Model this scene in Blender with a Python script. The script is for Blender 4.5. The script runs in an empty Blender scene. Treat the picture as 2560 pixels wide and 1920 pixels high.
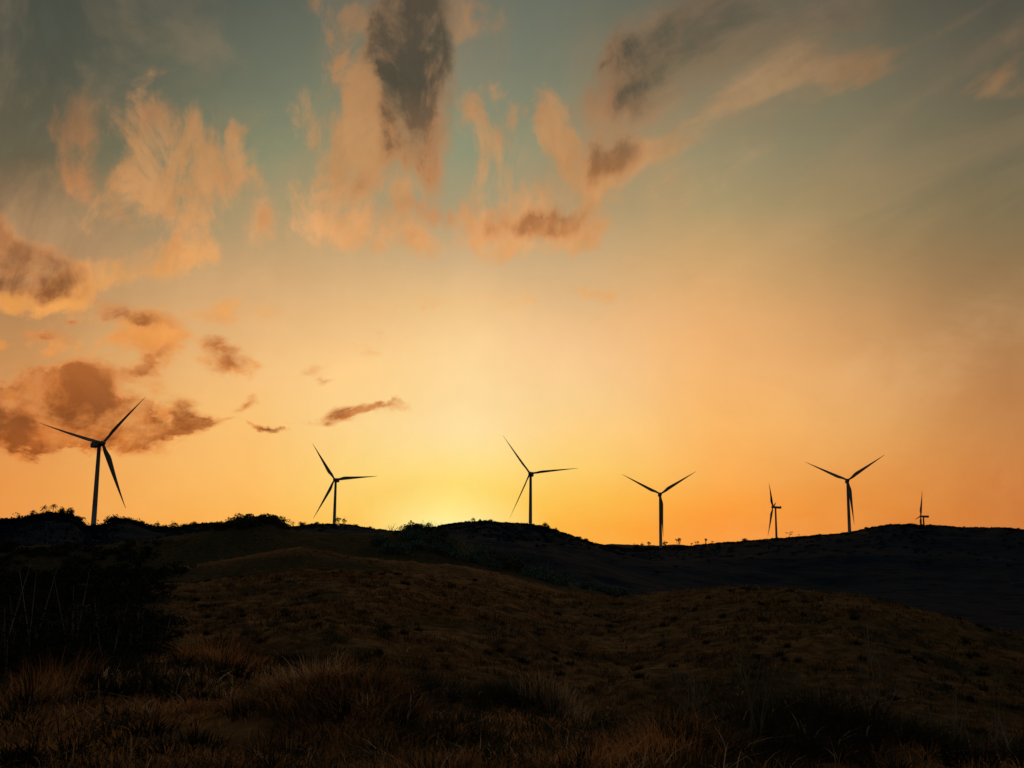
import bpy, math, random
import numpy as np
from mathutils import Vector, Matrix

S = bpy.context.scene
col = S.collection
rng = np.random.default_rng(7)
random.seed(7)

# ------------------------------------------------------------------ camera
PITCH = math.atan(410 / 2560.0)      # eye-level line sits 410 px under the middle of a 2560 px wide frame
ROLL = 0.008
CAMZ = 1.65
cam_d = bpy.data.cameras.new("camera")
cam = bpy.data.objects.new("camera", cam_d)
col.objects.link(cam)
cam_d.sensor_width = 36
cam_d.lens = 36
cam_d.clip_start = 0.1
cam_d.clip_end = 20000
_F = Vector((0, math.cos(PITCH), math.sin(PITCH)))
_R = Vector((1, 0, 0)); _U = Vector((0, -math.sin(PITCH), math.cos(PITCH)))
_R2 = _R * math.cos(ROLL) + _U * math.sin(ROLL)
_U2 = _U * math.cos(ROLL) - _R * math.sin(ROLL)
m3 = Matrix((_R2, _U2, -_F)).transposed()
cam.matrix_world = Matrix.Translation((0, 0, CAMZ)) @ m3.to_4x4()
S.camera = cam


def sight(px, py, k=2560 / 2212.0):
    """photo position (2212 px wide copy) -> (azimuth in rad, tangent of elevation)"""
    d = _F + _R2 * ((px * k - 1280) / 2560.0) - _U2 * ((py * k - 960) / 2560.0)
    return math.atan2(d.x, d.y), d.z / math.hypot(d.x, d.y)


def plane(px, py, k=2560 / 2212.0):
    """photo position -> direction ratios (x/y, z/y) of the sky"""
    d = _F + _R2 * ((px * k - 1280) / 2560.0) - _U2 * ((py * k - 960) / 2560.0)
    return d.x / d.y, d.z / d.y


def lin(c):
    return [((v / 255.0) / 12.92 if v / 255.0 <= .04045 else ((v / 255.0 + .055) / 1.055) ** 2.4) for v in c]


# ------------------------------------------------------------------ view
S.view_settings.view_transform = 'Standard'
S.view_settings.look = 'None'
S.view_settings.exposure = 0
S.view_settings.gamma = 1
S.cycles.max_bounces = 4
S.cycles.diffuse_bounces = 2
S.cycles.glossy_bounces = 1
S.cycles.transmission_bounces = 2

# ------------------------------------------------------------------ sky
SUN_AZ = sight(975, 1150)[0]
SUN_EL = math.radians(1.0)
W = bpy.data.worlds.new("World")
S.world = W
W.use_nodes = True
nt = W.node_tree
nt.nodes.clear()
N, LK = nt.nodes, nt.links


def setin(n, i, v):
    if isinstance(v, bpy.types.NodeSocket):
        LK.new(v, n.inputs[i])
    elif v is not None:
        n.inputs[i].default_value = v


def M(op, a, b=None, c=None, clamp=False):
    n = N.new('ShaderNodeMath'); n.operation = op; n.use_clamp = clamp
    setin(n, 0, a); setin(n, 1, b); setin(n, 2, c)
    return n.outputs[0]


def VM(op, a, b=None, s=None):
    n = N.new('ShaderNodeVectorMath'); n.operation = op
    setin(n, 0, a); setin(n, 1, b)
    if s is not None: setin(n, 3, s)
    return n.outputs[0]


def smooth(v, a, b):
    n = N.new('ShaderNodeMapRange'); n.interpolation_type = 'SMOOTHSTEP'
    setin(n, 0, v); n.inputs[1].default_value = a; n.inputs[2].default_value = b
    return n.outputs[0]


def comb(x, y, z=0.0):
    n = N.new('ShaderNodeCombineXYZ'); setin(n, 0, x); setin(n, 1, y); setin(n, 2, z)
    return n.outputs[0]


def mixc(f, a, b):
    n = N.new('ShaderNodeMix'); n.data_type = 'RGBA'
    setin(n, 0, f)
    for i, v in ((6, a), (7, b)):
        if isinstance(v, bpy.types.NodeSocket): LK.new(v, n.inputs[i])
        else: n.inputs[i].default_value = (*v, 1)
    return n.outputs[2]


def ramp(v, pts):
    n = N.new('ShaderNodeValToRGB')
    n.color_ramp.interpolation = 'B_SPLINE' if len(pts) > 6 else 'EASE'
    n.color_ramp.interpolation = 'LINEAR'
    e = n.color_ramp.elements
    pts = sorted(pts)
    e[0].position, e[0].color = pts[0][0], (*pts[0][1], 1)
    e[1].position, e[1].color = pts[-1][0], (*pts[-1][1], 1)
    for p, c in pts[1:-1]:
        x = e.new(p); x.color = (*c, 1)
    setin(n, 0, v)
    return n.outputs[0]


def noise(vec, scale, detail=5, rough=.55, dist=0.0, w=None):
    n = N.new('ShaderNodeTexNoise')
    setin(n, 0, vec); n.inputs['Scale'].default_value = scale
    n.inputs['Detail'].default_value = detail; n.inputs['Roughness'].default_value = rough
    n.inputs['Distortion'].default_value = dist
    return n.outputs


tc = N.new('ShaderNodeTexCoord')
sp = N.new('ShaderNodeSeparateXYZ'); LK.new(tc.outputs['Generated'], sp.inputs[0])
dx, dy, dz = sp.outputs
dyc = M('MAXIMUM', dy, 0.12)
GX = M('DIVIDE', dx, dyc)
GZ = M('DIVIDE', dz, dyc)
G = comb(GX, GZ)
Z0, Z1 = -0.03, 0.62
GZn = M('DIVIDE', M('SUBTRACT', GZ, Z0), Z1 - Z0, clamp=True)
# small wandering of the colour bands so that the gradient is not machine smooth
band = noise(comb(GX, M('MULTIPLY', GZ, 2.6)), 2.3, 4, .5)[0]
GZw = M('ADD', GZn, M('MULTIPLY', M('SUBTRACT', band, .5), .07))
GXw = M('ADD', GX, M('MULTIPLY', M('SUBTRACT', noise(G, 2.6, 3)[0], .5), .16))


def column(x, pts):
    out = []
    for y, c in pts:
        z = plane(x, y)[1]
        out.append(((z - Z0) / (Z1 - Z0), lin(c)))
    return plane(x, 700)[0], ramp(GZw, out)


cols = [
    column(40, [(-30, (72, 76, 66)), (180, (84, 84, 70)), (330, (104, 94, 72)), (450, (139, 111, 82)), (560, (159, 121, 86)), (660, (174, 131, 87)),
                (760, (195, 139, 86)), (900, (214, 146, 82)), (1010, (231, 149, 74)), (1130, (236, 152, 72))]),
    column(560, [(-30, (88, 92, 82)), (150, (108, 112, 94)), (330, (134, 136, 106)), (450, (164, 148, 110)), (560, (195, 159, 113)), (680, (223, 175, 119)),
                 (800, (242, 188, 121)), (920, (250, 192, 112)), (1040, (253, 188, 98)), (1140, (253, 178, 78))]),
    column(780, [(-30, (96, 103, 91)), (150, (119, 122, 101)), (330, (142, 144, 112)), (450, (166, 150, 114)), (560, (204, 169, 122)), (680, (233, 188, 129)),
                 (800, (254, 208, 139)), (920, (252, 212, 140)), (1030, (253, 210, 116)), (1140, (253, 196, 84))]),
    column(975, [(-30, (103, 111, 99)), (150, (123, 127, 108)), (330, (145, 147, 117)), (450, (171, 154, 118)), (560, (210, 175, 130)), (650, (237, 194, 135)), (740, (252, 211, 151)),
                 (850, (253, 219, 158)), (930, (255, 224, 162)), (985, (255, 226, 150)), (1040, (255, 223, 124)), (1100, (254, 216, 96)), (1140, (255, 206, 76))]),
    column(1230, [(-30, (102, 108, 96)), (150, (124, 124, 103)), (330, (148, 143, 112)), (450, (166, 149, 114)), (570, (210, 173, 126)), (670, (233, 188, 134)),
                  (770, (248, 201, 144)), (850, (248, 206, 143)), (920, (253, 208, 133)), (1010, (253, 206, 110)), (1082, (253, 192, 80)), (1150, (253, 174, 60))]),
    column(1520, [(-30, (100, 95, 79)), (150, (126, 118, 94)), (330, (152, 140, 107)), (450, (174, 152, 109)), (560, (204, 163, 109)), (680, (233, 175, 114)),
                  (800, (246, 184, 115)), (920, (250, 184, 104)), (1040, (251, 172, 82)), (1100, (252, 160, 64)), (1160, (250, 148, 52))]),
    column(2180, [(-30, (80, 79, 68)), (150, (98, 92, 75)), (330, (112, 104, 80)), (450, (126, 111, 80)), (560, (142, 116, 80)), (680, (162, 123, 81)),
                  (800, (182, 128, 79)), (920, (194, 128, 71)), (1040, (202, 122, 61)), (1140, (204, 117, 54))]),
]
sky = cols[0][1]
for (xa, _), (xb, cb) in zip(cols[:-1], cols[1:]):
    f_ = M('DIVIDE', M('SUBTRACT', GXw, xa), xb - xa, clamp=True)
    sky = mixc(M('ADD', M('MULTIPLY', f_, .7), M('MULTIPLY', smooth(GXw, xa, xb), .3)), sky, cb)
# tight glow where the sun has just gone behind the hill
sx, sz = plane(975, 1150)
gm = N.new('ShaderNodeMapping'); gm.vector_type = 'TEXTURE'; LK.new(G, gm.inputs[0])
gm.inputs['Location'].default_value = (sx, sz, 0); gm.inputs['Scale'].default_value = (.10, .048, 1)
gg = N.new('ShaderNodeTexGradient'); gg.gradient_type = 'SPHERICAL'; LK.new(gm.outputs[0], gg.inputs[0])
sky = mixc(M('MULTIPLY', M('POWER', gg.outputs[1], 1.2), .92), sky, lin((255, 252, 176)))

# ---- clouds: patches of cover in the sky, broken up by noise drawn out along the wind
# high layer coordinates: a flat deck seen in perspective
inv = M('DIVIDE', 1.0, M('MAXIMUM', M('ADD', GZ, 0.30), .05))
deck = comb(M('MULTIPLY', GX, inv), M('MULTIPLY', inv, 0.55))
hi = smooth(GZ, .17, .34)
def rotated(deg, sx_, sy_):
    n = N.new('ShaderNodeMapping'); LK.new(G, n.inputs[0])
    n.inputs['Rotation'].default_value = (0, 0, math.radians(-deg))
    sc = VM('MULTIPLY', n.outputs[0], (sx_, sy_, 1))
    return sc


n_up = noise(VM('MULTIPLY', G, (11, 5.2, 1)), 1.0, 9, .6, .35)          # standing streaks on the left and middle
n_dia = noise(rotated(31, 3.6, 15), 1.0, 8, .55, .3)                    # streaks drawn out to the upper right
n_iso = noise(VM('MULTIPLY', G, (10, 15, 1)), 1.0, 9, .6, .3)
rs = smooth(GX, .07, .22)
n_hi = mixc(rs, n_up[1], n_dia[1]); n_hif = mixc(rs, n_up[0], n_dia[0])
nv = mixc(hi, n_iso[1], n_hi)
n_big = noise(G, 6.5, 3, .5)[1]
n_f = mixc(hi, n_iso[0], n_hif)
n_s = M('ADD', M('MULTIPLY', M('SUBTRACT', n_f, .5), 4.2), .5, clamp=True)
n_fine = noise(VM('MULTIPLY', G, (26, 20, 1)), 1.0, 7, .65, .5)[0]
n_s = M('ADD', M('MULTIPLY', n_s, .72), M('MULTIPLY', M('ADD', M('MULTIPLY', M('SUBTRACT', n_fine, .5), 4.0), .5, clamp=True), .28))
warp = VM('ADD', VM('SCALE', VM('SUBTRACT', nv, (.5, .5, .5)), None, .10), VM('SCALE', VM('SUBTRACT', n_big, (.5, .5, .5)), None, .02))
GW = VM('MULTIPLY', VM('ADD', G, warp), (1, 1, 0))
KP = 1 / 2212.0


def cover(blobs):
    acc = None
    for b in blobs:
        x, y, rx, ry, rot, amp = b
        X, Z = plane(x, y)
        mp = N.new('ShaderNodeMapping'); mp.vector_type = 'TEXTURE'; LK.new(GW, mp.inputs[0])
        mp.inputs['Location'].default_value = (X, Z, 0)
        mp.inputs['Rotation'].default_value = (0, 0, math.radians(rot))
        st = 1.0 + .25 * max(0, Z)
        mp.inputs['Scale'].default_value = (rx * KP * st * 1.5, ry * KP * st * 1.5, 1)
        g = N.new('ShaderNodeTexGradient'); g.gradient_type = 'SPHERICAL'; LK.new(mp.outputs[0], g.inputs[0])
        if acc is None: acc = M('MULTIPLY', g.outputs[1], amp)
        else: acc = M('MULTIPLY_ADD', g.outputs[1], amp, acc)
    return acc


DARK = [
    (890, 20, 100, 110, 0, .85), (870, 150, 85, 150, 5, 1.0), (905, 60, 60, 120, 0, .5), (895, 285, 55, 120, 12, .8), (918, 365, 34, 60, 14, .55), (950, 200, 30, 120, 0, .35),
    (780, 388, 44, 40, 0, .62), (820, 345, 40, 50, 20, .3), (900, 462, 70, 26, -8, .62), (850, 455, 30, 22, 0, .4), (955, 480, 26, 34, 0, .45), (1085, 482, 48, 28, 0, .62), (1198, 470, 66, 34, 18, 1.25), (1160, 495, 30, 22, 20, .5),
    (1300, 340, 80, 50, 25, .75), (1350, 322, 70, 34, 22, .45), (1268, 400, 24, 50, -25, .4), (1225, 300, 24, 50, 20, .35),
    (1305, 130, 50, 120, -22, .50), (1370, 180, 140, 80, 40, .42), (1450, 90, 190, 90, 38, .40), (1500, 20, 180, 60, 30, .42), (1650, 10, 240, 70, 22, .38), (1345, 225, 90, 50, 35, .16), (1540, 110, 200, 60, 34, .22),
    (1800, 30, 220, 50, 22, .36), (2190, 90, 170, 40, 20, .46), (1560, 150, 150, 40, 34, .25),
    (165, 280, 50, 110, 14, .50), (150, 220, 60, 70, 14, .3), (245, 430, 110, 22, -48, .40), (100, 260, 130, 110, 0, .22),
    (0, 552, 140, 60, -10, 1.2), (90, 590, 120, 34, -10, .85), (20, 520, 100, 40, -20, .5),
    (480, 375, 55, 48, -20, .50), (350, 240, 60, 40, 0, .3), (578, 480, 26, 45, 20, .40),
    (315, 688, 80, 22, -28, .85), (120, 715, 64, 16, -20, .55), (190, 690, 14, 12, 0, .5), (490, 764, 48, 22, 5, 1.0), (305, 795, 56, 20, 16, 1.05), (205, 805, 70, 34, 10, .75), (165, 790, 40, 20, 0, .4),
    (-10, 880, 150, 80, 0, 1.2), (100, 860, 110, 60, -10, 1.1), (195, 880, 110, 56, -14, 1.0), (50, 925, 190, 34, 0, 1.0), (110, 895, 210, 56, -4, .7), (50, 885, 130, 66, 0, .8), (150, 915, 140, 34, 0, .6), (60, 815, 80, 26, -6, .6), (395, 878, 66, 32, -26, 1.1), (430, 905, 80, 14, 0, .8),
    (310, 900, 60, 18, -25, .75), (660, 798, 34, 18, 20, .5), (735, 887, 58, 20, 4, 1.1), (815, 874, 60, 13, 14, .95), (608, 933, 40, 12, -15, .85), (545, 862, 26, 18, 35, .65), (692, 826, 22, 10, 0, .55)]
LIT = [
    (768, 110, 60, 110, 0, .85), (800, 45, 50, 60, 0, .6), (750, 165, 56, 46, 0, .8), (790, 262, 60, 56, 0, .85), (850, 350, 46, 90, 26, .9), (1025, 15, 60, 60, 0, .7),
    (688, 8, 26, 70, 10, .65), (675, 228, 34, 66, 8, .9), (700, 320, 50, 90, 8, .45), (1000, 262, 38, 50, 0, .65), (1083, 230, 30, 34, 0, .8), (1072, 325, 40, 70, 6, .55), (1100, 420, 60, 40, 0, .25),
    (1208, 282, 42, 86, 18, .9), (1240, 330, 60, 40, -20, .5), (1365, 335, 100, 34, 28, .95), (1300, 400, 60, 30, 40, .6), (1450, 290, 150, 24, 30, .42), (1570, 330, 150, 40, 26, .45), (1755, 130, 120, 56, 24, .58), (880, 380, 300, 190, 0, .22), (420, 380, 300, 190, 0, .20), (1560, 230, 380, 110, 30, .26), (1810, 185, 130, 26, 30, .45),
    (2160, 165, 110, 36, 14, .70), (1640, 200, 180, 26, 28, .42), (1950, 60, 240, 24, 26, .32),
    (850, 495, 130, 46, 0, .95), (940, 510, 90, 36, 0, .75), (1080, 500, 110, 46, 0, .75), (1200, 505, 110, 34, 16, .95), (1010, 440, 130, 60, 0, .28), (860, 420, 80, 60, 0, .42), (740, 480, 60, 40, 0, .5),
    (360, 235, 62, 70, 8, .80), (370, 320, 70, 80, 0, .75), (420, 385, 150, 70, -12, .75), (285, 368, 50, 30, 0, .9), (502, 298, 22, 46, 6, .7), (380, 455, 160, 70, -8, .55), (572, 492, 52, 66, 12, .8), (540, 350, 40, 40, 0, .4),
    (205, 300, 60, 84, 12, .45), (250, 588, 190, 32, 14, 1.05), (60, 630, 130, 22, -3, 1.05), (370, 540, 90, 24, 18, .55), (300, 560, 160, 30, 16, .4),
    (0, 714, 80, 18, 0, .8), (250, 722, 100, 46, -22, .6), (355, 705, 70, 50, -35, .7), (470, 672, 100, 26, 0, .45), (130, 735, 60, 22, -20, .5),
    (120, 938, 300, 22, 0, .75), (140, 800, 170, 40, 4, .6), (655, 795, 52, 30, 10, .4), (490, 778, 60, 22, 0, .6), (420, 905, 130, 24, -8, .5), (180, 850, 180, 60, 0, .6), (770, 890, 100, 18, 8, .6),
    (900, 655, 170, 12, 8, .38), (900, 730, 150, 26, 4, .35), (1250, 640, 260, 20, 6, .25)]
cD = cover(DARK)
cL = cover(LIT)
n2 = mixc(hi, noise(VM('ADD', VM('MULTIPLY', G, (12, 17, 1)), (5.2, 8.1, 0)), 1.0, 9, .62, .4)[0], mixc(rs, noise(VM('ADD', VM('MULTIPLY', G, (15, 8.5, 1)), (2.7, 4.4, 0)), 1.0, 9, .64, .5)[0], noise(VM('ADD', rotated(31, 8, 19), (3.3, 1.2, 0)), 1.0, 8, .6, .4)[0]))
n2 = M('ADD', M('MULTIPLY', M('SUBTRACT', n2, .5), 4.6), .5, clamp=True)


def ragged(c, n, k, a, b, soft_=.30):
    d = M('ADD', M('MINIMUM', c, .82), M('MULTIPLY', M('MULTIPLY', M('SUBTRACT', n, .5), k), smooth(c, 0, soft_)))
    return d, smooth(d, a, b)


dD, aD = ragged(cD, n_s, M('SUBTRACT', .90, M('MULTIPLY', rs, .40)), .04, 1.0)
dL, aL = ragged(cL, n2, M('SUBTRACT', 1.2, M('MULTIPLY', rs, .50)), .02, 1.15)
v_mid = noise(VM('ADD', VM('MULTIPLY', G, (3.4, 5.5, 1)), (4.3, .7, 0)), 1.0, 7, .58, .5)[0]
v_hi = mixc(rs, noise(VM('ADD', VM('MULTIPLY', G, (5.5, 3.6, 1)), (2.3, .9, 0)), 1.0, 7, .6, .5)[0], noise(VM('ADD', rotated(29, 2.0, 8.5), (1.1, .4, 0)), 1.0, 6, .55, .5)[0])
rside = smooth(GX, .12, .42)
veil = mixc(hi, v_mid, v_hi)
vm = smooth(GZ, .10, .22)
vcol = ramp(GZn, [((plane(0, y)[1] - Z0) / (Z1 - Z0), lin(c)) for y, c in ((-30, (128, 112, 90)), (200, (150, 126, 96)), (400, (186, 146, 102)), (600, (232, 184, 130)), (800, (253, 206, 146)), (1000, (252, 196, 116)))])
ccol = ramp(GZn, [((plane(0, y)[1] - Z0) / (Z1 - Z0), lin(c)) for y, c in ((-30, (92, 104, 98)), (200, (112, 124, 106)), (400, (142, 146, 112)), (600, (170, 154, 110)), (800, (226, 180, 112)), (1000, (244, 176, 92)))])
sky = mixc(M('MULTIPLY', M('MULTIPLY', smooth(veil, .46, .68), M('MULTIPLY', M('ADD', .5, M('MULTIPLY', vm, .5)), M('SUBTRACT', 1.0, M('MULTIPLY', rside, .55)))), .50), sky, vcol)
sky = mixc(M('MULTIPLY', M('MULTIPLY', smooth(veil, .50, .32), M('MULTIPLY', vm, M('SUBTRACT', 1.0, M('MULTIPLY', rside, .7)))), .17), sky, ccol)
litc = ramp(GZn, [((plane(0, y)[1] - Z0) / (Z1 - Z0), lin(c)) for y, c in ((-30, (162, 120, 82)), (150, (200, 140, 88)), (350, (212, 148, 90)), (500, (232, 160, 96)), (620, (244, 168, 84)), (800, (236, 144, 68)), (1000, (230, 122, 44)))])
drkc = ramp(GZn, [((plane(0, y)[1] - Z0) / (Z1 - Z0), lin(c)) for y, c in ((-30, (80, 70, 56)), (180, (74, 66, 53)), (300, (118, 88, 62)), (400, (160, 104, 60)), (500, (168, 110, 66)), (600, (120, 74, 46)), (750, (172, 98, 48)), (900, (130, 68, 30)), (1000, (150, 76, 30)))])
vary = M('MULTIPLY', M('SUBTRACT', n_s, .5), .8)
sky = mixc(M('MULTIPLY', aL, M('SUBTRACT', M('SUBTRACT', .86, M('MULTIPLY', hi, .20)), M('MULTIPLY', rs, .34))), sky, litc)
rimc = ramp(GZn, [((plane(0, y)[1] - Z0) / (Z1 - Z0), lin(c)) for y, c in ((-30, (128, 100, 76)), (150, (146, 110, 78)), (350, (190, 128, 80)), (500, (212, 138, 80)), (620, (206, 134, 78)), (800, (212, 128, 64)), (1000, (214, 112, 46)))])
dcol = mixc(smooth(M('ADD', dD, M('MULTIPLY', M('SUBTRACT', n2, .5), .5)), .36, 1.10), rimc, drkc)
sky = mixc(M('MULTIPLY', aD, M('SUBTRACT', .94, M('MULTIPLY', rs, .34))), sky, dcol)
inner = M('MULTIPLY', M('MAXIMUM', aL, aD), vary)
sky = VM('MULTIPLY', sky, comb(M('ADD', 1, M('MULTIPLY', inner, .30)), M('ADD', 1, M('MULTIPLY', inner, .38)), M('ADD', 1, M('MULTIPLY', inner, .46))))
soft = M('ADD', 1, M('MULTIPLY', M('SUBTRACT', n_fine, .5), .10))
sky = VM('SCALE', sky, None, soft)
# above and behind: the dusk sky away from the sun
nish = N.new('ShaderNodeTexSky'); nish.sky_type = 'NISHITA'; nish.sun_disc = False
nish.sun_elevation = SUN_EL; nish.sun_rotation = SUN_AZ
over = smooth(dz, .25, 1.0)
behind = VM('ADD', VM('SCALE', nish.outputs[0], None, .05), VM('SCALE', (.20, .19, .16), None, over))
front = smooth(dy, .0, .62)
sky = mixc(front, behind, sky)
bg = N.new('ShaderNodeBackground'); LK.new(sky, bg.inputs[0]); bg.inputs[1].default_value = 1
wo = N.new('ShaderNodeOutputWorld'); LK.new(bg.outputs[0], wo.inputs[0])
W.cycles.sampling_method = 'MANUAL'
W.cycles.sample_map_resolution = 512

# ------------------------------------------------------------------ sun (just behind the hill)
sl = bpy.data.lights.new("sun", 'SUN')
sl.energy = .6; sl.angle = math.radians(.5); sl.color = (1, .55, .25)
so = bpy.data.objects.new("sun", sl); col.objects.link(so)
sd = Vector((math.sin(SUN_AZ) * math.cos(SUN_EL), math.cos(SUN_AZ) * math.cos(SUN_EL), math.sin(SUN_EL)))
so.rotation_euler = sd.to_track_quat('Z', 'Y').to_euler()
so.location = (0, 0, 200)


# ------------------------------------------------------------------ helpers
def material(name, c1, c2, scale=1.0, rough=.9, island=0.0, spec=.2, trans=0.0, detail=5):
    m = bpy.data.materials.new(name); m.use_nodes = True
    t = m.node_tree; n = t.nodes; b = n['Principled BSDF']
    g = n.new('ShaderNodeNewGeometry')
    no = n.new('ShaderNodeTexNoise'); no.inputs['Scale'].default_value = scale; no.inputs['Detail'].default_value = detail
    t.links.new(g.outputs['Position'], no.inputs[0])
    mr = n.new('ShaderNodeMapRange'); mr.inputs[1].default_value = .35; mr.inputs[2].default_value = .65
    t.links.new(no.outputs[0], mr.inputs[0])
    mx = n.new('ShaderNodeMix'); mx.data_type = 'RGBA'
    mx.inputs[6].default_value = (*c1, 1); mx.inputs[7].default_value = (*c2, 1)
    if island:
        ad = n.new('ShaderNodeMath'); ad.operation = 'MULTIPLY_ADD'; ad.use_clamp = True
        sb = n.new('ShaderNodeMath'); sb.operation = 'SUBTRACT'; sb.inputs[1].default_value = .5
        t.links.new(g.outputs['Random Per Island'], sb.inputs[0])
        t.links.new(sb.outputs[0], ad.inputs[0]); ad.inputs[1].default_value = island
        t.links.new(mr.outputs[0], ad.inputs[2]); t.links.new(ad.outputs[0], mx.inputs[0])
    else:
        t.links.new(mr.outputs[0], mx.inputs[0])
    t.links.new(mx.outputs[2], b.inputs['Base Color'])
    b.inputs['Roughness'].default_value = rough
    b.inputs['Specular IOR Level'].default_value = spec
    return m


def backlit(m, f):
    t = m.node_tree; n = t.nodes; b = n['Principled BSDF']
    tr = n.new('ShaderNodeBsdfTranslucent'); mx = n.new('ShaderNodeMixShader'); mx.inputs[0].default_value = f
    src = b.inputs['Base Color'].links[0].from_socket
    t.links.new(src, tr.inputs[0]); t.links.new(b.outputs[0], mx.inputs[1]); t.links.new(tr.outputs[0], mx.inputs[2])
    t.links.new(mx.outputs[0], n['Material Output'].inputs[0])


def tag(o, label=None, cat=None, group=None, kind=None):
    if label: o['label'] = label
    if cat: o['category'] = cat
    if group: o['group'] = group
    if kind: o['kind'] = kind
    return o


def mesh_np(name, V, loops, sizes, mat=None, smooth_=False):
    """V (n,3); loops flat vertex ids; sizes: vertices per face (int or array)"""
    me = bpy.data.meshes.new(name)
    V = np.ascontiguousarray(V, dtype=np.float32); loops = np.ascontiguousarray(loops, dtype=np.int32).ravel()
    nf = len(loops) // sizes if isinstance(sizes, int) else len(sizes)
    tot = np.full(nf, sizes, np.int32) if isinstance(sizes, int) else np.asarray(sizes, np.int32)
    st = np.concatenate([[0], np.cumsum(tot)[:-1]]).astype(np.int32)
    me.vertices.add(len(V)); me.vertices.foreach_set('co', V.ravel())
    me.loops.add(len(loops)); me.loops.foreach_set('vertex_index', loops)
    me.polygons.add(nf); me.polygons.foreach_set('loop_start', st); me.polygons.foreach_set('loop_total', tot)
    if smooth_: me.polygons.foreach_set('use_smooth', np.ones(nf, bool))
    me.update(calc_edges=True); me.validate()
    if mat: me.materials.append(mat)
    return me


def link(name, me, parent=None, loc=None):
    o = bpy.data.objects.new(name, me); col.objects.link(o)
    if parent: o.parent = parent
    if loc is not None: o.location = loc
    return o


def empty(name, loc, rz=0, label=None, cat=None, group=None):
    o = bpy.data.objects.new(name, None); col.objects.link(o)
    o.location = loc; o.rotation_euler = (0, 0, rz)
    o.empty_display_size = .5
    return tag(o, label, cat, group)


def lat(ix, iy, seed):
    h = (ix.astype(np.int64) * 374761393 + iy.astype(np.int64) * 668265263 + seed * 69069) & 0xffffffff
    h = ((h ^ (h >> 13)) * 1274126177) & 0xffffffff
    return ((h ^ (h >> 16)) & 0xffff) / 65535.0


def vnoise(x, y, seed=0):
    ix, iy = np.floor(x), np.floor(y); fx, fy = x - ix, y - iy
    fx = fx * fx * (3 - 2 * fx); fy = fy * fy * (3 - 2 * fy)
    a, b, c, d = lat(ix, iy, seed), lat(ix + 1, iy, seed), lat(ix, iy + 1, seed), lat(ix + 1, iy + 1, seed)
    return (a * (1 - fx) + b * fx) * (1 - fy) + (c * (1 - fx) + d * fx) * fy - .5


def fbm(x, y, seed=0, o=4):
    s = 0; a = 1
    for i in range(o):
        s = s + a * vnoise(x * 2 ** i + 17 * i, y * 2 ** i - 9 * i, seed + i); a *= .5
    return s


# ------------------------------------------------------------------ terrain: ridge lines -> one height field round the camera
def curve(pts):
    a = []; e = []
    for x, y in pts:
        az, t = sight(x, y); a.append(az); e.append(t)
    return np.array(a), np.array(e)


def rcurve(pts):
    return np.array([sight(x, 1150)[0] for x, _ in pts]), np.array([r for _, r in pts], float)


AZ = np.concatenate([np.radians(np.arange(-180, -38, 3.0)), np.radians(np.arange(-38, 38.01, .1)), np.radians(np.arange(39, 180.1, 3.0))])
AZ[0] = -math.pi; AZ[-1] = math.pi
cE = curve([(-200, 1500), (0, 1490), (150, 1450), (300, 1425), (450, 1420), (560, 1440), (640, 1455), (700, 1445), (760, 1465), (850, 1485), (1000, 1512), (1150, 1540), (1300, 1580), (1500, 1635), (1800, 1650), (2300, 1650)])
cA = curve([(-200, 1305), (0, 1300), (200, 1290), (330, 1272), (500, 1255), (620, 1240), (700, 1235), (850, 1238), (1000, 1251), (1200, 1283), (1340, 1291), (1480, 1276), (1600, 1272), (1700, 1272), (1850, 1285), (1950, 1312), (2050, 1335), (2212, 1363), (2400, 1390)])
cB = curve([(-200, 1270), (0, 1260), (300, 1243), (480, 1213), (600, 1189), (650, 1184), (750, 1201), (870, 1215), (1000, 1225), (1100, 1245), (1200, 1277), (1350, 1310), (1500, 1340), (2300, 1430)])
cC = curve([(-200, 1185), (0, 1180), (200, 1180), (330, 1165), (430, 1151), (470, 1142), (520, 1132), (560, 1126), (588, 1125), (601, 1133), (612, 1143), (640, 1147), (700, 1152), (800, 1153), (850, 1149), (880, 1143), (915, 1142), (940, 1147), (960, 1154), (1000, 1172), (1100, 1215), (1200, 1249), (1350, 1295), (1500, 1340), (2300, 1440)])
cV = curve([(-200, 1215), (900, 1215), (1000, 1262), (1200, 1300), (1400, 1335), (2300, 1400)])
cD_ = curve([(-200, 1140), (0, 1152), (30, 1150), (62, 1140), (95, 1133), (150, 1132), (168, 1140), (182, 1155), (222, 1155), (235, 1142), (250, 1136), (275, 1136), (300, 1143), (330, 1150), (350, 1153), (430, 1149), (600, 1144), (700, 1141), (740, 1142), (800, 1151), (870, 1156), (960, 1145),
             (1000, 1141), (1050, 1142), (1100, 1151), (1180, 1152), (1220, 1159), (1260, 1169), (1300, 1178), (1350, 1187), (1400, 1186), (1480, 1181), (1600, 1171), (1700, 1163), (1800, 1156), (1850, 1150),
             (1890, 1140), (1960, 1136), (2030, 1139), (2100, 1143), (2160, 1143), (2212, 1148), (2400, 1155)])
rD = rcurve([(-200, 700), (0, 700), (350, 720), (450, 850), (600, 1150), (760, 1170), (1000, 1085), (1150, 1068), (1300, 1150), (1430, 1222), (1600, 1260), (1750, 1240), (1850, 1245), (1950, 1270), (2300, 1300)])
rA = rcurve([(0, 105), (600, 112), (1000, 118), (1340, 120), (1600, 105), (2212, 92)])


def ev(c, az=None): return np.interp(AZ if az is None else az, c[0], c[1])


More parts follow.
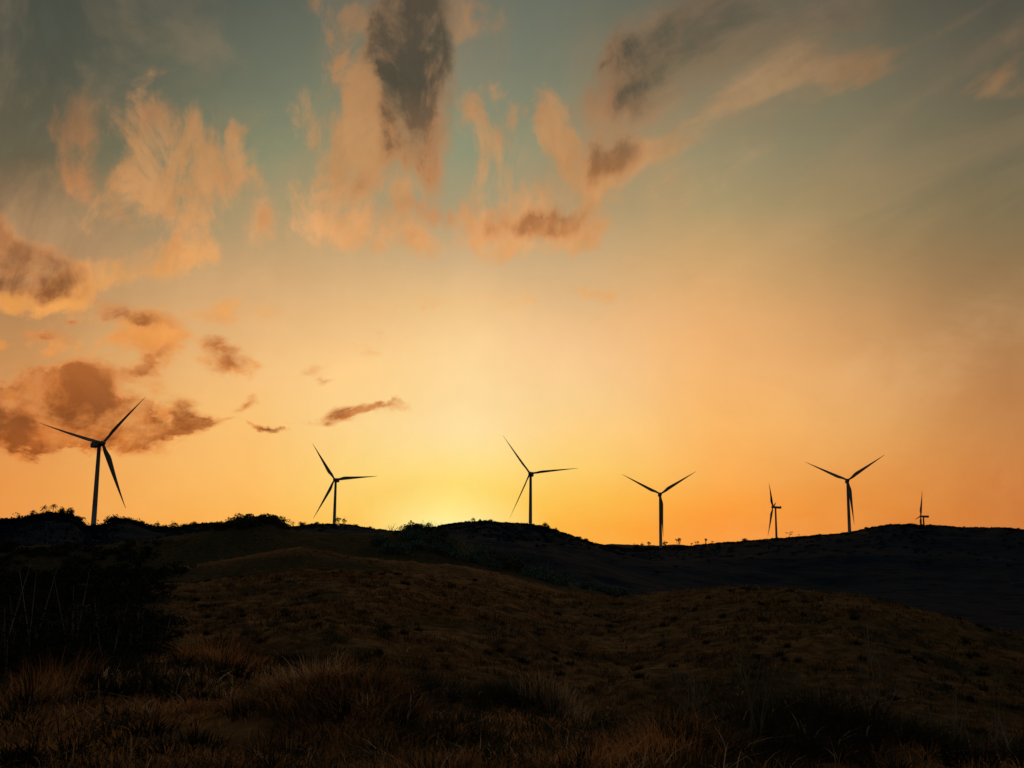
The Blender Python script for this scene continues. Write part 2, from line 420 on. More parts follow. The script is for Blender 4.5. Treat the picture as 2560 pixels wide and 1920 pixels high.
rDv, rAv = ev(rD), ev(rA)
one = np.ones_like(AZ)
tE, tA, tB, tC, tV, tD = map(ev, (cE, cA, cB, cC, cV, cD_))
gz = lambda t, r: CAMZ + t * r
zA = gz(tA, rAv)
zE = gz(tE, 17.0)
st = [(.5 * one, -.03 * one), (4 * one, .02 * one), (8.5 * one, -.05 + .0 * one), (17 * one, zE),
      (32 * one, np.minimum(gz(tE, 32) - .8, zA - 1.2)), (50 * one, .45 * np.minimum(gz(tE, 50) - .6, zA - 1) + .55 * (zA - 1.2)), (rAv, zA),
      (rAv * 1.25, np.minimum(zA, gz(tB, 170)) - 1.2), (170 * one, gz(tB, 170)), (195 * one, gz(tB, 170) - .6 + 0 * one),
      (240 * one, gz(tC, 240)), (340 * one, np.minimum(gz(tV, 340), gz(tC, 240) - 3)), (.62 * rDv, .5 * gz(tV, 340) + .45 * gz(tD, rDv) * .9 - 1),
      (rDv, gz(tD, rDv)), (rDv * 1.2, gz(tD, rDv) * .55), (2600 * one, -6 * one), (4500 * one, -30 * one), (9000 * one, -60 * one)]
SR = np.log(np.array([s[0] for s in st])); SZ = np.array([s[1] for s in st])
RR = np.concatenate([np.geomspace(.5, 14, 90, endpoint=False), np.geomspace(14, 130, 280, endpoint=False), np.geomspace(130, 1500, 230, endpoint=False), np.geomspace(1500, 9000, 40)])
# monotone cubic (pchip) through the stations of every column
Hs = np.diff(SR, axis=0); Dl = np.diff(SZ, axis=0) / Hs
T = np.zeros_like(SZ)
w1 = 2 * Hs[1:] + Hs[:-1]; w2 = Hs[1:] + 2 * Hs[:-1]
ok = Dl[:-1] * Dl[1:] > 0
with np.errstate(divide='ignore', invalid='ignore'):
    T[1:-1] = np.where(ok, (w1 + w2) / (w1 / Dl[:-1] + w2 / Dl[1:]), 0)
HT = np.zeros((len(RR), len(AZ)))
lr = np.log(RR)
for j in range(len(AZ)):
    k = np.clip(np.searchsorted(SR[:, j], lr, side='right') - 1, 0, len(SR) - 2)
    h = SR[k + 1, j] - SR[k, j]; t = (lr - SR[k, j]) / h
    HT[:, j] = ((2 * t ** 3 - 3 * t ** 2 + 1) * SZ[k, j] + (t ** 3 - 2 * t ** 2 + t) * h * T[k, j] + (-2 * t ** 3 + 3 * t ** 2) * SZ[k + 1, j] + (t ** 3 - t ** 2) * h * T[k + 1, j])
RG, AG = np.meshgrid(RR, AZ, indexing='ij')
XG, YG = RG * np.sin(AG), RG * np.cos(AG)
back = np.clip((np.abs(AG) - .8) / 1.0, 0, 1)
HT = HT * (1 - back) + np.minimum(HT, -.01 * RG) * back * 0 + HT * back
sm = lambda v, a, b: np.clip((v - a) / (b - a), 0, 1) ** 2 * (3 - 2 * np.clip((v - a) / (b - a), 0, 1))
# bumps: turf near, hummocks on the meadow, gullies and canopy on the far hills
HT += .10 * fbm(XG / 1.1, YG / 1.1, 3, 3) * sm(RG, 1, 6) * (1 - sm(RG, 60, 120))
hum = np.maximum(0, fbm(XG / 3.2, YG / 3.2, 8, 4)) ** 1.3
HT += .8 * hum * sm(RG, 14, 35) * (1 - sm(RG, 240, 320))
HT += (1.3 * fbm(XG / 20, YG / 20, 21, 3) + .5 * fbm(XG / 8, YG / 8, 22, 3)) * sm(RG, 34, 60) * (1 - sm(RG, 92, 106))
nearcrest = np.exp(-((RG - rDv[None]) / (.06 * rDv[None])) ** 2)
HT += 16 * fbm(XG / 190, YG / 190, 33, 3) * sm(RG, 380, 620) * (1 - nearcrest) * (1 - sm(RG, 2000, 3000))
HT += 2.2 * fbm(XG / 16, YG / 16, 44, 3) * sm(RG, 330, 480) * (1 - .45 * nearcrest)


for px_, r_, h_, sg in ((705, 10.5, .42, .75), (810, 9.6, .24, .6), (560, 7.2, .16, .5), (1125, 13.5, .30, .55), (900, 24, .45, 1.0), (1430, 7.4, .2, .5), (1640, 8.2, .26, .8), (1860, 9.0, .28, .8), (330, 7.0, .12, .6), (150, 13, .2, .8), (1000, 7.4, .14, .6)):
    a0 = sight(px_, 1300)[0]
    HT += h_ * np.exp(-(((XG - r_ * math.sin(a0)) ** 2 + (YG - r_ * math.cos(a0)) ** 2) / (2 * sg * sg)))
HT += .10 * fbm(XG / .55, YG / .55, 5, 3) * sm(RG, 2.5, 5) * (1 - sm(RG, 30, 50))


def H(x, y):
    x = np.asarray(x, float); y = np.asarray(y, float)
    r = np.hypot(x, y); a = np.arctan2(x, y)
    i = np.clip(np.interp(np.log(np.maximum(r, .51)), lr, np.arange(len(RR))), 0, len(RR) - 1.001)
    j = np.clip(np.interp(a, AZ, np.arange(len(AZ))), 0, len(AZ) - 1.001)
    i0 = i.astype(int); j0 = j.astype(int); fi, fj = i - i0, j - j0
    return (HT[i0, j0] * (1 - fi) + HT[i0 + 1, j0] * fi) * (1 - fj) + (HT[i0, j0 + 1] * (1 - fi) + HT[i0 + 1, j0 + 1] * fi) * fj


def at(px, r, k=2560 / 2212.0):
    """ground point under azimuth of photo column px at distance r"""
    a = sight(px, 1300, k)[0]
    x, y = r * math.sin(a), r * math.cos(a)
    return Vector((x, y, float(H(x, y))))


# land cover: 0 dry grass, 1 dark scrub
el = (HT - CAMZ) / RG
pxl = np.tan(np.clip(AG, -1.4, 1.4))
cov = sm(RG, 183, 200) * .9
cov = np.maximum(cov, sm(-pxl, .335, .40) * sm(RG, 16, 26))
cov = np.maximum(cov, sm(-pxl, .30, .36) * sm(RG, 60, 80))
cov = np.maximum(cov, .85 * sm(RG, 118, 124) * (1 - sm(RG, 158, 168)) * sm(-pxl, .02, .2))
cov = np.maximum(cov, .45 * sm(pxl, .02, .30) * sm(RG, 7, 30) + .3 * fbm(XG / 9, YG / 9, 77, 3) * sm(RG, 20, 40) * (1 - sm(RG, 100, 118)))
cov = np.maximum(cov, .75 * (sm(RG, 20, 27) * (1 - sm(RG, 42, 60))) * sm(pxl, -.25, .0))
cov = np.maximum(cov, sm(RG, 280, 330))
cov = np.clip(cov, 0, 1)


def shell(i0, i1):
    nr, na = i1 - i0, len(AZ)
    V = np.stack([XG[i0:i1], YG[i0:i1], HT[i0:i1]], -1).reshape(-1, 3)
    I = np.arange(nr * na).reshape(nr, na)
    q = np.stack([I[:-1, :-1], I[:-1, 1:], I[1:, 1:], I[1:, :-1]], -1).reshape(-1, 4)[:, ::-1]
    return V, q


def ground_mat(name, dry1, dry2, grn1, grn2, s1, s2, bump, bdist):
    m = bpy.data.materials.new(name); m.use_nodes = True
    t = m.node_tree; n = t.nodes; b = n['Principled BSDF']; L = t.links.new
    g = n.new('ShaderNodeNewGeometry')

    def nz(s, d=6, r=.6):
        o = n.new('ShaderNodeTexNoise'); o.inputs['Scale'].default_value = s; o.inputs['Detail'].default_value = d; o.inputs['Roughness'].default_value = r
        L(g.outputs['Position'], o.inputs[0]); return o.outputs[0]

    def mr(v, a, b_):
        o = n.new('ShaderNodeMapRange'); o.inputs[1].default_value = a; o.inputs[2].default_value = b_; L(v, o.inputs[0]); return o.outputs[0]

    def mx(f, a, b_):
        o = n.new('ShaderNodeMix'); o.data_type = 'RGBA'; L(f, o.inputs[0])
        for i, v in ((6, a), (7, b_)):
            if isinstance(v, tuple): o.inputs[i].default_value = (*v, 1)
            else: L(v, o.inputs[i])
        return o.outputs[2]
    at_ = n.new('ShaderNodeAttribute'); at_.attribute_name = 'cover'
    nf, nb = nz(s1), nz(s2, 4)
    dry = mx(mr(nf, .38, .62), dry1, dry2)
    grn = mx(mr(nf, .38, .62), grn1, grn2)
    ad = n.new('ShaderNodeMath'); ad.operation = 'MULTIPLY_ADD'; ad.use_clamp = True
    L(mr(nb, .46, .66), ad.inputs[0]); ad.inputs[1].default_value = .75; L(at_.outputs['Fac'], ad.inputs[2])
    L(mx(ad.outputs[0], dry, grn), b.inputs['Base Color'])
    b.inputs['Roughness'].default_value = 1; b.inputs['Specular IOR Level'].default_value = 0.05
    bp = n.new('ShaderNodeBump'); bp.inputs['Strength'].default_value = bump; bp.inputs['Distance'].default_value = bdist
    L(nf, bp.inputs['Height']); L(bp.outputs[0], b.inputs['Normal'])
    return m


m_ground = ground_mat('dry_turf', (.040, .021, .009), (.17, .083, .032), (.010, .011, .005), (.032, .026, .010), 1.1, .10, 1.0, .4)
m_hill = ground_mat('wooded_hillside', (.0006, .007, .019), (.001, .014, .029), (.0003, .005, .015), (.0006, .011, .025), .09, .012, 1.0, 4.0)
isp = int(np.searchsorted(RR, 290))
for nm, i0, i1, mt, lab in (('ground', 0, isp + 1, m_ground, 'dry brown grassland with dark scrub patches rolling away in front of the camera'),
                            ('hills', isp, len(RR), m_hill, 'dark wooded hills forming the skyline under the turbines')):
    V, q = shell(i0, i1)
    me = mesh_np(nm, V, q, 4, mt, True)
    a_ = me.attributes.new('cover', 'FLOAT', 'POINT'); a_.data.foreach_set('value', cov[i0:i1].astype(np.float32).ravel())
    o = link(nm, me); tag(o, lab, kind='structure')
# close the hole under the camera
a = np.linspace(0, 2 * math.pi, 25)[:-1]
me = mesh_np('footing', np.concatenate([np.stack([.56 * np.sin(a), .56 * np.cos(a), 0 * a - .035], -1)]), np.arange(24)[::-1], 24, m_ground)
tag(link('ground', me), 'patch of ground under the viewer', kind='structure')

# ------------------------------------------------------------------ grass blades
m_dry = material('dry_grass', (.13, .056, .020), (.58, .27, .098), .8, .75, .9, .25)
m_mead = material('meadow_grass', (.040, .022, .009), (.27, .14, .054), .8, .85, .8, .1)
m_green = material('dark_grass', (.016, .018, .007), (.07, .055, .02), 1.2, .8, .8, .2)
m_pale = material('pale_straw', (.34, .22, .13), (.70, .50, .33), 2.0, .7, .9, .3)
for m_ in (m_dry, m_mead, m_green, m_pale): backlit(m_, .45)


def blades(P, h, w, lean=.5, spread=None, seg=3):
    """P (n,3) roots; h,w arrays. Each blade a bent tapering strip."""
    n = len(P)
    th = rng.uniform(0, 2 * math.pi, n) if spread is None else spread
    L_ = np.abs(rng.normal(0, lean, n)) + .08
    d = np.stack([np.cos(th), np.sin(th)], -1)
    fa = rng.uniform(0, 2 * math.pi, n)
    side = np.stack([np.cos(fa), np.sin(fa), 0 * fa], -1)
    V = np.empty((n, 2 * seg + 1, 3))
    for i in range(seg + 1):
        t = i / seg
        hor = (h * L_ * t ** 1.8)[:, None] * d
        z = h * (t - .28 * np.minimum(L_, 1.2) * t ** 2.5)
        c = np.concatenate([P[:, :2] + hor, (P[:, 2] + z)[:, None]], 1)
        if i < seg:
            ww = (w * (1 - .75 * t))[:, None] * .5 * side
            V[:, 2 * i] = c - ww; V[:, 2 * i + 1] = c + ww
        else: V[:, 2 * seg] = c
    base = (np.arange(n) * (2 * seg + 1))[:, None]
    loops = []; sizes = []
    pat = []
    for i in range(seg - 1): pat += [2 * i, 2 * i + 1, 2 * i + 3, 2 * i + 2]
    pat += [2 * seg - 2, 2 * seg - 1, 2 * seg]
    loops = (base + np.array(pat)[None]).ravel()
    sizes = np.tile(np.array([4] * (seg - 1) + [3]), n)
    return V.reshape(-1, 3), loops, sizes


def scatter(n, r0, r1, half=.66, jitter=True, clump=0, cr=.1, dens=None):
    m = n if not clump else n // clump
    r = np.exp(rng.uniform(math.log(r0), math.log(r1), m) * 1.0)
    r = np.sqrt(rng.uniform(0, 1, m)) * 0 + r
    a = rng.uniform(-half, half, m)
    x, y = r * np.sin(a), r * np.cos(a)
    if dens is not None:
        k = rng.uniform(0, 1, m) < dens(x, y); x, y = x[k], y[k]
    if clump:
        m = len(x); x = np.repeat(x, clump); y = np.repeat(y, clump)
        th = rng.uniform(0, 2 * math.pi, len(x)); rr = np.abs(rng.normal(0, 1, len(x))) * cr * np.repeat(rng.uniform(.5, 1.6, m), clump)
        x = x + rr * np.cos(th); y = y + rr * np.sin(th)
        return np.stack([x, y, H(x, y) - .01], -1), th
    return np.stack([x, y, H(x, y) - .01], -1), None


def coverat(x, y):
    i = np.clip(np.searchsorted(RR, np.hypot(x, y)), 0, len(RR) - 1); j = np.clip(np.searchsorted(AZ, np.arctan2(x, y)), 0, len(AZ) - 1)
    return cov[i, j]


def patch(x, y): return np.clip(.62 + 2.4 * fbm(x / 1.7, y / 1.7, 61, 3), .05, 1) * (1 - .85 * coverat(x, y))
def wide(x, y): return np.clip(.55 + 2.6 * fbm(x / 4.5, y / 4.5, 62, 4), .03, 1) * (1 - .85 * coverat(x, y))
def gpatch(x, y): return np.clip(.30 - 2.6 * fbm(x / 3.0, y / 3.0, 91, 4) + .5 * coverat(x, y), 0, 1)


def grass(name, parts, mat, label):
    Vs, Ls, Ss, off = [], [], [], 0
    for V, l, s in parts:
        Vs.append(V); Ls.append(l + off); Ss.append(s); off += len(V)
    me = mesh_np(name, np.concatenate(Vs), np.concatenate(Ls), np.concatenate(Ss), mat)
    o = link(name, me); tag(o, label, kind='stuff'); return o


def field(n, r0, r1, h0, h1, w, clump, cr, lean, dens, seg=3):
    P, th = scatter(n, r0, r1, clump=clump, cr=cr, dens=dens)
    d = np.hypot(P[:, 0], P[:, 1])
    return blades(P, rng.uniform(h0, h1, len(P)), w * (.6 + rng.uniform(0, .8, len(P))) * np.maximum(1, d / r0) ** .8, lean, th, seg)


grass('grass', [field(200000, 3.2, 16, .05, .15, .005, 14, .09, 1.2, patch), field(26000, 3.5, 17, .08, .19, .005, 20, .10, 1.2, lambda x, y: np.clip(fbm(x / 2.3, y / 2.3, 71, 3) * 2, 0, 1)),
                field(120000, 14, 45, .07, .20, .012, 10, .14, .8, patch, 2)], m_dry, 'short dry brown grass carpeting the near slope')
grass('meadow_grass', [field(260000, 38, 128, .12, .36, .028, 9, .28, .8, wide, 2), field(50000, 120, 215, .2, .5, .07, 8, .5, .8, wide, 2)], m_mead, 'clumpy brown turf on the meadow and ridge crests')
grass('grass', [field(70000, 3.2, 45, .08, .26, .007, 14, .12, .8, gpatch), field(130000, 30, 120, .15, .45, .03, 12, .26, .7, gpatch, 2)], m_green, 'darker green brown grass growing in patches through the turf')
grass('straw', [field(9000, 3.4, 20, .08, .26, .005, 3, .05, 1.3, wide), field(4500, 18, 60, .15, .4, .010, 4, .1, .9, wide)], m_pale, 'scattered pale bent straws among the turf')
m_shade = material('shaded_grass', (.008, .009, .004), (.03, .026, .012), 1.2, .9, .8, .1)  # near-black grass: shade among the turf clumps put into its colour
grass('dark_grass', [field(80000, 4, 14, .06, .22, .008, 70, .13, .9, lambda x, y: np.clip(.5 + 1.5 * fbm(x / 2, y / 2, 133, 2), .1, 1)), field(130000, 12, 112, .10, .42, .014, 90, .17, .8, lambda x, y: np.clip(.55 + 1.2 * fbm(x / 6, y / 6, 131, 2), .1, 1), 2)], m_shade, 'small dark grass clumps dotted over the meadow, standing in for clump shadows')


# ------------------------------------------------------------------ foliage
def leaves(center, rad, n, size, lumps=7, fill=.55, flat=.0, seed=0):
    """leaf quads through lumpy volume: several ellipsoid lobes of different sizes inside rad"""
    c = np.asarray(center, float); rad = np.asarray(rad, float)
    lc = rng.normal(0, .42, (lumps, 3)); lc[:, 2] = np.abs(lc[:, 2]) * .9 - .15
    lr_ = rng.uniform(.28, .6, lumps)
    k = rng.integers(0, lumps, n)
    v = rng.normal(size=(n, 3)); v /= np.linalg.norm(v, axis=1)[:, None]
    rr = rng.uniform(fill, 1.05, n)[:, None] ** .6
    P = (lc[k] + v * rr * lr_[k][:, None]) * rad + c
    a = rng.normal(size=(n, 3)); a /= np.linalg.norm(a, axis=1)[:, None]
    b = np.cross(a, rng.normal(size=(n, 3))); b /= np.linalg.norm(b, axis=1)[:, None]
    s = size * rng.uniform(.5, 1.5, n)[:, None]
    Q = np.stack([P - a * s, P - b * s * .42, P + a * s, P + b * s * .42], 1)
    return Q.reshape(-1, 3)


def leaf_mesh(name, Q, mat):
    return mesh_np(name, Q, np.arange(len(Q)), 4, mat)


def tube(path, radii, sides=6):
    V = []; F = []
    path = [Vector(p) for p in path]
    for i, p in enumerate(path):
        d = (path[min(i + 1, len(path) - 1)] - path[max(i - 1, 0)]).normalized()
        u = d.orthogonal().normalized(); w = d.cross(u)
        for s in range(sides):
            t = 2 * math.pi * s / sides
            V.append(p + (u * math.cos(t) + w * math.sin(t)) * radii[i])
    for i in range(len(path) - 1):
        for s in range(sides):
            a_ = i * sides + s; b_ = i * sides + (s + 1) % sides
            F.append((a_, b_, b_ + sides, a_ + sides))
    F.append(tuple(range(sides))[::-1]); F.append(tuple(range(len(V) - sides, len(V))))
    return V, F


class MB:
    def __init__(s): s.V = []; s.F = []
    def add(s, V, F):
        o = len(s.V); s.V += [tuple(v) for v in V]; s.F += [tuple(i + o for i in f) for f in F]; return s
    def tube(s, path, radii, sides=6): return s.add(*tube(path, radii, sides))
    def box(s, c, h, rot=None):
        V = [Vector((x * h[0], y * h[1], z * h[2])) for x in (-1, 1) for y in (-1, 1) for z in (-1, 1)]
        V = [Vector(c) + v for v in V]
        return s.add(V, [(0, 1, 3, 2), (4, 6, 7, 5), (0, 4, 5, 1), (2, 3, 7, 6), (0, 2, 6, 4), (1, 5, 7, 3)])
    def mesh(s, name, mat, smooth_=False):
        me = bpy.data.meshes.new(name); me.from_pydata(s.V, [], s.F); me.update()
        me.materials.append(mat)
        if smooth_:
            for p in me.polygons: p.use_smooth = True
        return me


m_leaf = material('dark_foliage', (.012, .020, .010), (.035, .045, .020), .6, .8, .8, .15)
m_leafb = material('blue_green_foliage', (.03, .06, .055), (.075, .12, .10), .25, .85, .8, .1)
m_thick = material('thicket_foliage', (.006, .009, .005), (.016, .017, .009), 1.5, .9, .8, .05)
m_bark = material('bark', (.02, .014, .010), (.05, .036, .025), 3, .9)
m_stem = material('pale_stem', (.07, .06, .05), (.18, .15, .12), 3, .8, .5)


def branches(mb, p, d, L_, r, depth, up=.25, spread=.7, tips=None):
    q = p + d * L_
    mid = p + d * L_ * .5 + Vector((random.uniform(-.06, .06), random.uniform(-.06, .06), 0)) * L_
    mb.tube([p, mid, q], [r, r * .8, r * .55], 5 if depth > 1 else 4)
    if depth == 0:
        if tips is not None: tips.append(q)
        return
    for _ in range(random.choice((2, 3, 3))):
        nd = (d + Vector((random.uniform(-1, 1), random.uniform(-1, 1), random.uniform(-.3, .8))) * spread + Vector((0, 0, up))).normalized()
        branches(mb, q, nd, L_ * random.uniform(.55, .8), r * .55, depth - 1, up, spread, tips)


def tree_kind(kind, unit=1.0):
    """returns (trunk mesh, crown mesh or None), about 1 unit high"""
    mb = MB(); tips = []
    if kind == 'palm':
        mb.tube([(0, 0, 0), (.03, 0, .35), (.05, .02, .78)], [.035, .026, .022], 7)
        top = Vector((.05, .02, .78)); fr = MB()
        for i in range(17):
            a_ = i * 2.4; e = random.uniform(-.1, 1.1); L_ = random.uniform(.42, .55)
            pts = [top]; d = Vector((math.cos(a_) * math.cos(e), math.sin(a_) * math.cos(e), math.sin(e)))
            for k in range(6):
                d = (d + Vector((0, 0, -.22))).normalized(); pts.append(pts[-1] + d * L_ / 6)
            s_ = Vector((-math.sin(a_), math.cos(a_), 0))
            for k in range(6):
                for sg in (-1, 1):
                    w_ = .11 * (1 - abs(k - 2.2) / 5)
                    b0, b1 = pts[k], pts[k + 1]
                    t_ = (b0 + b1) / 2 + s_ * sg * w_ + Vector((0, 0, -.035)) + (b1 - b0) * .6
                    fr.add([b0, b1, t_], [(0, 1, 2)])
        return mb, fr
    if kind == 'bare':
        for _ in range(5):
            d = Vector((random.uniform(-.7, .7), random.uniform(-.7, .7), 1)).normalized()
            branches(mb, Vector((random.uniform(-.06, .06), random.uniform(-.06, .06), 0)), d, .34, .028, 3, .3, .5, tips)
        Q = np.concatenate([leaves(t, (.09, .09, .09), 12, .03, 2) for t in tips[::2]])
        return mb, Q
    p = Vector((0, 0, 0))
    if kind == 'dome':
        mb.tube([(0, 0, 0), (.01, .01, .2), (0, 0, .32)], [.05, .035, .03], 6)
        for _ in range(5):
            d = Vector((random.uniform(-1, 1), random.uniform(-1, 1), .8)).normalized()
            branches(mb, Vector((0, 0, .28)), d, .26, .022, 1, .3, .5, tips)
        Q = np.concatenate([leaves((0, 0, .50), (.62, .62, .58), 1300, .05, 12), leaves((0, 0, .22), (.55, .55, .34), 600, .05, 8)] + [leaves(t, (.16, .16, .12), 60, .03, 3) for t in tips])
    elif kind == 'airy':
        mb.tube([(0, 0, 0), (.03, .0, .22), (.02, .02, .42)], [.035, .026, .02], 6)
        for _ in range(5):
            d = Vector((random.uniform(-1, 1), random.uniform(-1, 1), .9)).normalized()
            branches(mb, Vector((.02, .02, .38)), d, .26, .016, 2, .25, .6, tips)
        Q = np.concatenate([leaves((0, 0, .56), (.5, .5, .5), 420, .045, 9, .3), leaves((0, 0, .18), (.42, .42, .24), 160, .045, 6)] + [leaves(t, (.12, .12, .10), 16, .036, 3) for t in tips])
    else:  # flat layered crown
        mb.tube([(0, 0, 0), (.02, 0, .4), (0, 0, .8)], [.04, .026, .015], 6)
        for _ in range(4):
            d = Vector((random.uniform(-1, 1), random.uniform(-1, 1), .25)).normalized()
            z_ = random.choice((.45, .62, .78))
            branches(mb, Vector((0, 0, z_)), d, .3, .014, 1, .05, .4, tips)
        Q = np.concatenate([leaves(t, (.28, .28, .08), 60, .035, 4) for t in tips] + [leaves((0, 0, .84), (.4, .4, .08), 80, .03, 5)])
    return mb, Q


kinds = {}
for kd in ('palm', 'bare', 'dome', 'airy', 'flat'):
    for v in range(2):
        mb, cr = tree_kind(kd)
        tm = mb.mesh('trunk', m_bark, True)
        if cr is None: cm = None
        elif isinstance(cr, MB): cm = cr.mesh('crown', m_leaf)
        else: cm = leaf_mesh('crown', cr, m_leaf)
        kinds[kd, v] = (tm, cm)

CR = []
for j in range(len(AZ)):
    k0 = int(np.searchsorted(RR, .8 * rDv[j])); k1 = int(np.searchsorted(RR, 1.12 * rDv[j]))
    CR.append(RR[k0 + int(np.argmax((HT[k0:k1, j] - CAMZ) / RR[k0:k1]))])
CR = np.array(CR)


def crest(px):
    a_ = sight(px, 1300, 1.0)[0]
    r = float(np.interp(a_, AZ, CR)) * .995
    x, y = r * math.sin(a_), r * math.cos(a_)
    return Vector((x, y, float(H(x, y)))), r


NAMES = {'palm': ('palm_tree', 'palm tree'), 'bare': ('bare_tree', 'tree'), 'dome': ('round_tree', 'tree'), 'airy': ('open_crowned_tree', 'tree'), 'flat': ('flat_topped_tree', 'tree')}
# (x in the 2560 px photo, height in photo px, width factor, kind, label)
TREES = [
    (29, 13, 1.0, 'dome', 'low rounded tree at the far left end of the skyline'),
    (48, 15, 1.0, 'palm', 'small palm, leftmost and lowest of the skyline palms'),
    (80, 18, 1.0, 'palm', 'palm with ragged crown, second from the left on the skyline'),
    (107, 24, 1.0, 'palm', 'tall palm rising just left of its equally tall twin'),
    (131, 24, 1.0, 'palm', 'tall palm standing against the big domed tree, rightmost palm'),
    (118, 15, 1.4, 'dome', 'squat tree filling the gap beneath the two tall palms'),
    (153, 25, .95, 'dome', 'tall domed tree immediately right of the palms'),
    (173, 26, .95, 'dome', 'big round topped tree, highest crown left of the leftmost turbine'),
    (199, 19, 1.5, 'bare', 'wide spreading bare tree just left of the leftmost turbine tower'),
    (262, 11, 1.6, 'dome', 'low bushy tree right beside the leftmost turbine tower'),
    (286, 15, 1.4, 'dome', 'broad domed tree on the hump right of the leftmost turbine'),
    (316, 14, 1.1, 'dome', 'pointed tree on the falling skyline right of the broad domed tree'),
    (340, 12, 1.3, 'dome', 'dense low tree left of the wispy one on the left skyline'),
    (357, 14, 1.1, 'airy', 'wispy tree with see-through crown on the left skyline'),
    (395, 12, 1.1, 'airy', 'small leaning open tree past the wispy one, before the tree row'),
    (414, 9, 1.2, 'airy', 'tiny tree at the left end of the low tree row'),
    (435, 13, 1.5, 'airy', 'wide tree with gaps in its crown in the low tree row'),
    (463, 10, 1.2, 'dome', 'small round tree in the low row, left of the scrubby knoll'),
    (487, 9, 1.3, 'dome', 'last small round tree before the scrubby knoll'),
    (756, 9, 1.5, 'dome', 'low domed tree right of the power pylon'),
    (793, 7, 1.4, 'dome', 'small low tree halfway between pylon and second turbine'),
    (846, 15, 1.0, 'airy', 'round open tree close to the foot of the second turbine'),
    (861, 12, 1.0, 'airy', 'smaller of the two open trees right of the second turbine'),
    (890, 6, 1.6, 'dome', 'low bushy tree right of the pair by the second turbine'),
    (926, 6, 1.5, 'dome', 'low tree on the slope falling toward the sunset glow'),
    (1182, 10, 1.2, 'airy', 'tree with split crown on the hill right of the sunset glow'),
    (1200, 7, 1.1, 'dome', 'small thin tree right of the split crowned one'),
    (1226, 6, 1.9, 'dome', 'wide low dome of trees between the glow and the middle turbine'),
    (1333, 5, 1.8, 'dome', 'low rounded tree right at the foot of the middle turbine'),
    (1363, 12, 1.0, 'dome', 'taller of the two close trees right of the middle turbine'),
    (1371, 9, 1.0, 'dome', 'shorter of the two close trees right of the middle turbine'),
    (1390, 6, 1.3, 'airy', 'tiny tree farther down the ridge from the middle turbine'),
    (1451, 7, 1.1, 'airy', 'small thin tree alone on the descending ridge'),
    (1464, 6, 2.0, 'dome', 'broad flat mound of tree on the descending ridge'),
    (1590, 11, 1.2, 'dome', 'bushy tree at the saddle, left of the fourth turbine'),
    (1604, 10, 1.1, 'airy', 'open crowned tree between the bushy and the bare one'),
    (1619, 15, 1.0, 'bare', 'leafless tree left of the fourth turbine in the saddle'),
    (1662, 13, 1.0, 'airy', 'leaning tree touching the right side of the fourth turbine tower'),
    (1697, 20, 1.05, 'bare', 'roundest and largest tree in the saddle, right of the fourth turbine'),
    (1727, 7, 1.2, 'bare', 'tiny bare tree right of the largest saddle tree'),
    (1742, 9, 1.5, 'bare', 'low wide thicket-like tree on the rising ridge'),
    (1762, 13, 1.0, 'bare', 'upright leafless tree on the rising ridge'),
    (1780, 7, 1.2, 'bare', 'small leafless tree, last of the group on the rising ridge'),
    (1860, 7, 1.6, 'dome', 'wispy low tree halfway up the rising ridge'),
    (1972, 12, 1.0, 'flat', 'thin tree with layered flat crown right of the edge-on turbine'),
    (1996, 7, .9, 'bare', 'sapling standing beyond the layered flat crowned tree'),
    (2048, 4, 1.6, 'dome', 'tiny tree on the ridge before the sixth turbine'),
    (2165, 5, 1.6, 'dome', 'tiny tree on the ridge climbing right of the sixth turbine'),
]
seen = {}
for i, (px, h, wf, kd, lab) in enumerate(TREES):
    p, r = crest(px)
    hm = h * (1.25 if kd == 'palm' else .95 if px < 360 else 1.35) / 2560 * r
    v = seen.get(kd, 0) % 2; seen[kd] = seen.get(kd, 0) + 1
    t = empty(NAMES[kd][0], (p.x, p.y, p.z - .05 * hm), random.uniform(0, 6.3), lab, NAMES[kd][1], 'trees along the skyline')
    t.scale = (hm * wf * .75, hm * wf * .75, hm)
    tm, cm = kinds[kd, v]
    link('trunk', tm, t)
    if cm: link('crown', cm, t)

# woodland along the far crests and down the far slopes (one uncountable mass)
Q = []
aa = rng.uniform(math.radians(-34), math.radians(34), 5200)
rc = np.interp(aa, AZ, CR)
off = np.where(rng.uniform(0, 1, len(aa)) < .6, rng.normal(0, .007, len(aa)), -np.abs(rng.normal(0, .16, len(aa))))
rr = rc * (1 + off)
X_, Y_ = rr * np.sin(aa), rr * np.cos(aa)
Zt = H(X_, Y_)
for x, y, z, a_ in zip(X_, Y_, Zt, aa):
    left = a_ < math.radians(-17)
    s = random.uniform(.8, 2.0) * (1.5 if left else .85)
    if abs(math.hypot(x, y) - float(np.interp(a_, AZ, CR))) > 20: s *= 1.5
    Q.append(leaves((x, y, z + s * .35), (s * 1.5, s * 1.5, s * (.8 if left else .6)), 46, .55, 4))
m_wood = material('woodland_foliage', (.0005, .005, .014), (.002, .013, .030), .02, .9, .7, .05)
tag(link('woodland', leaf_mesh('woodland', np.concatenate(Q), m_wood)), 'dark scrubby woodland covering the far ridge and its slopes', kind='stuff')


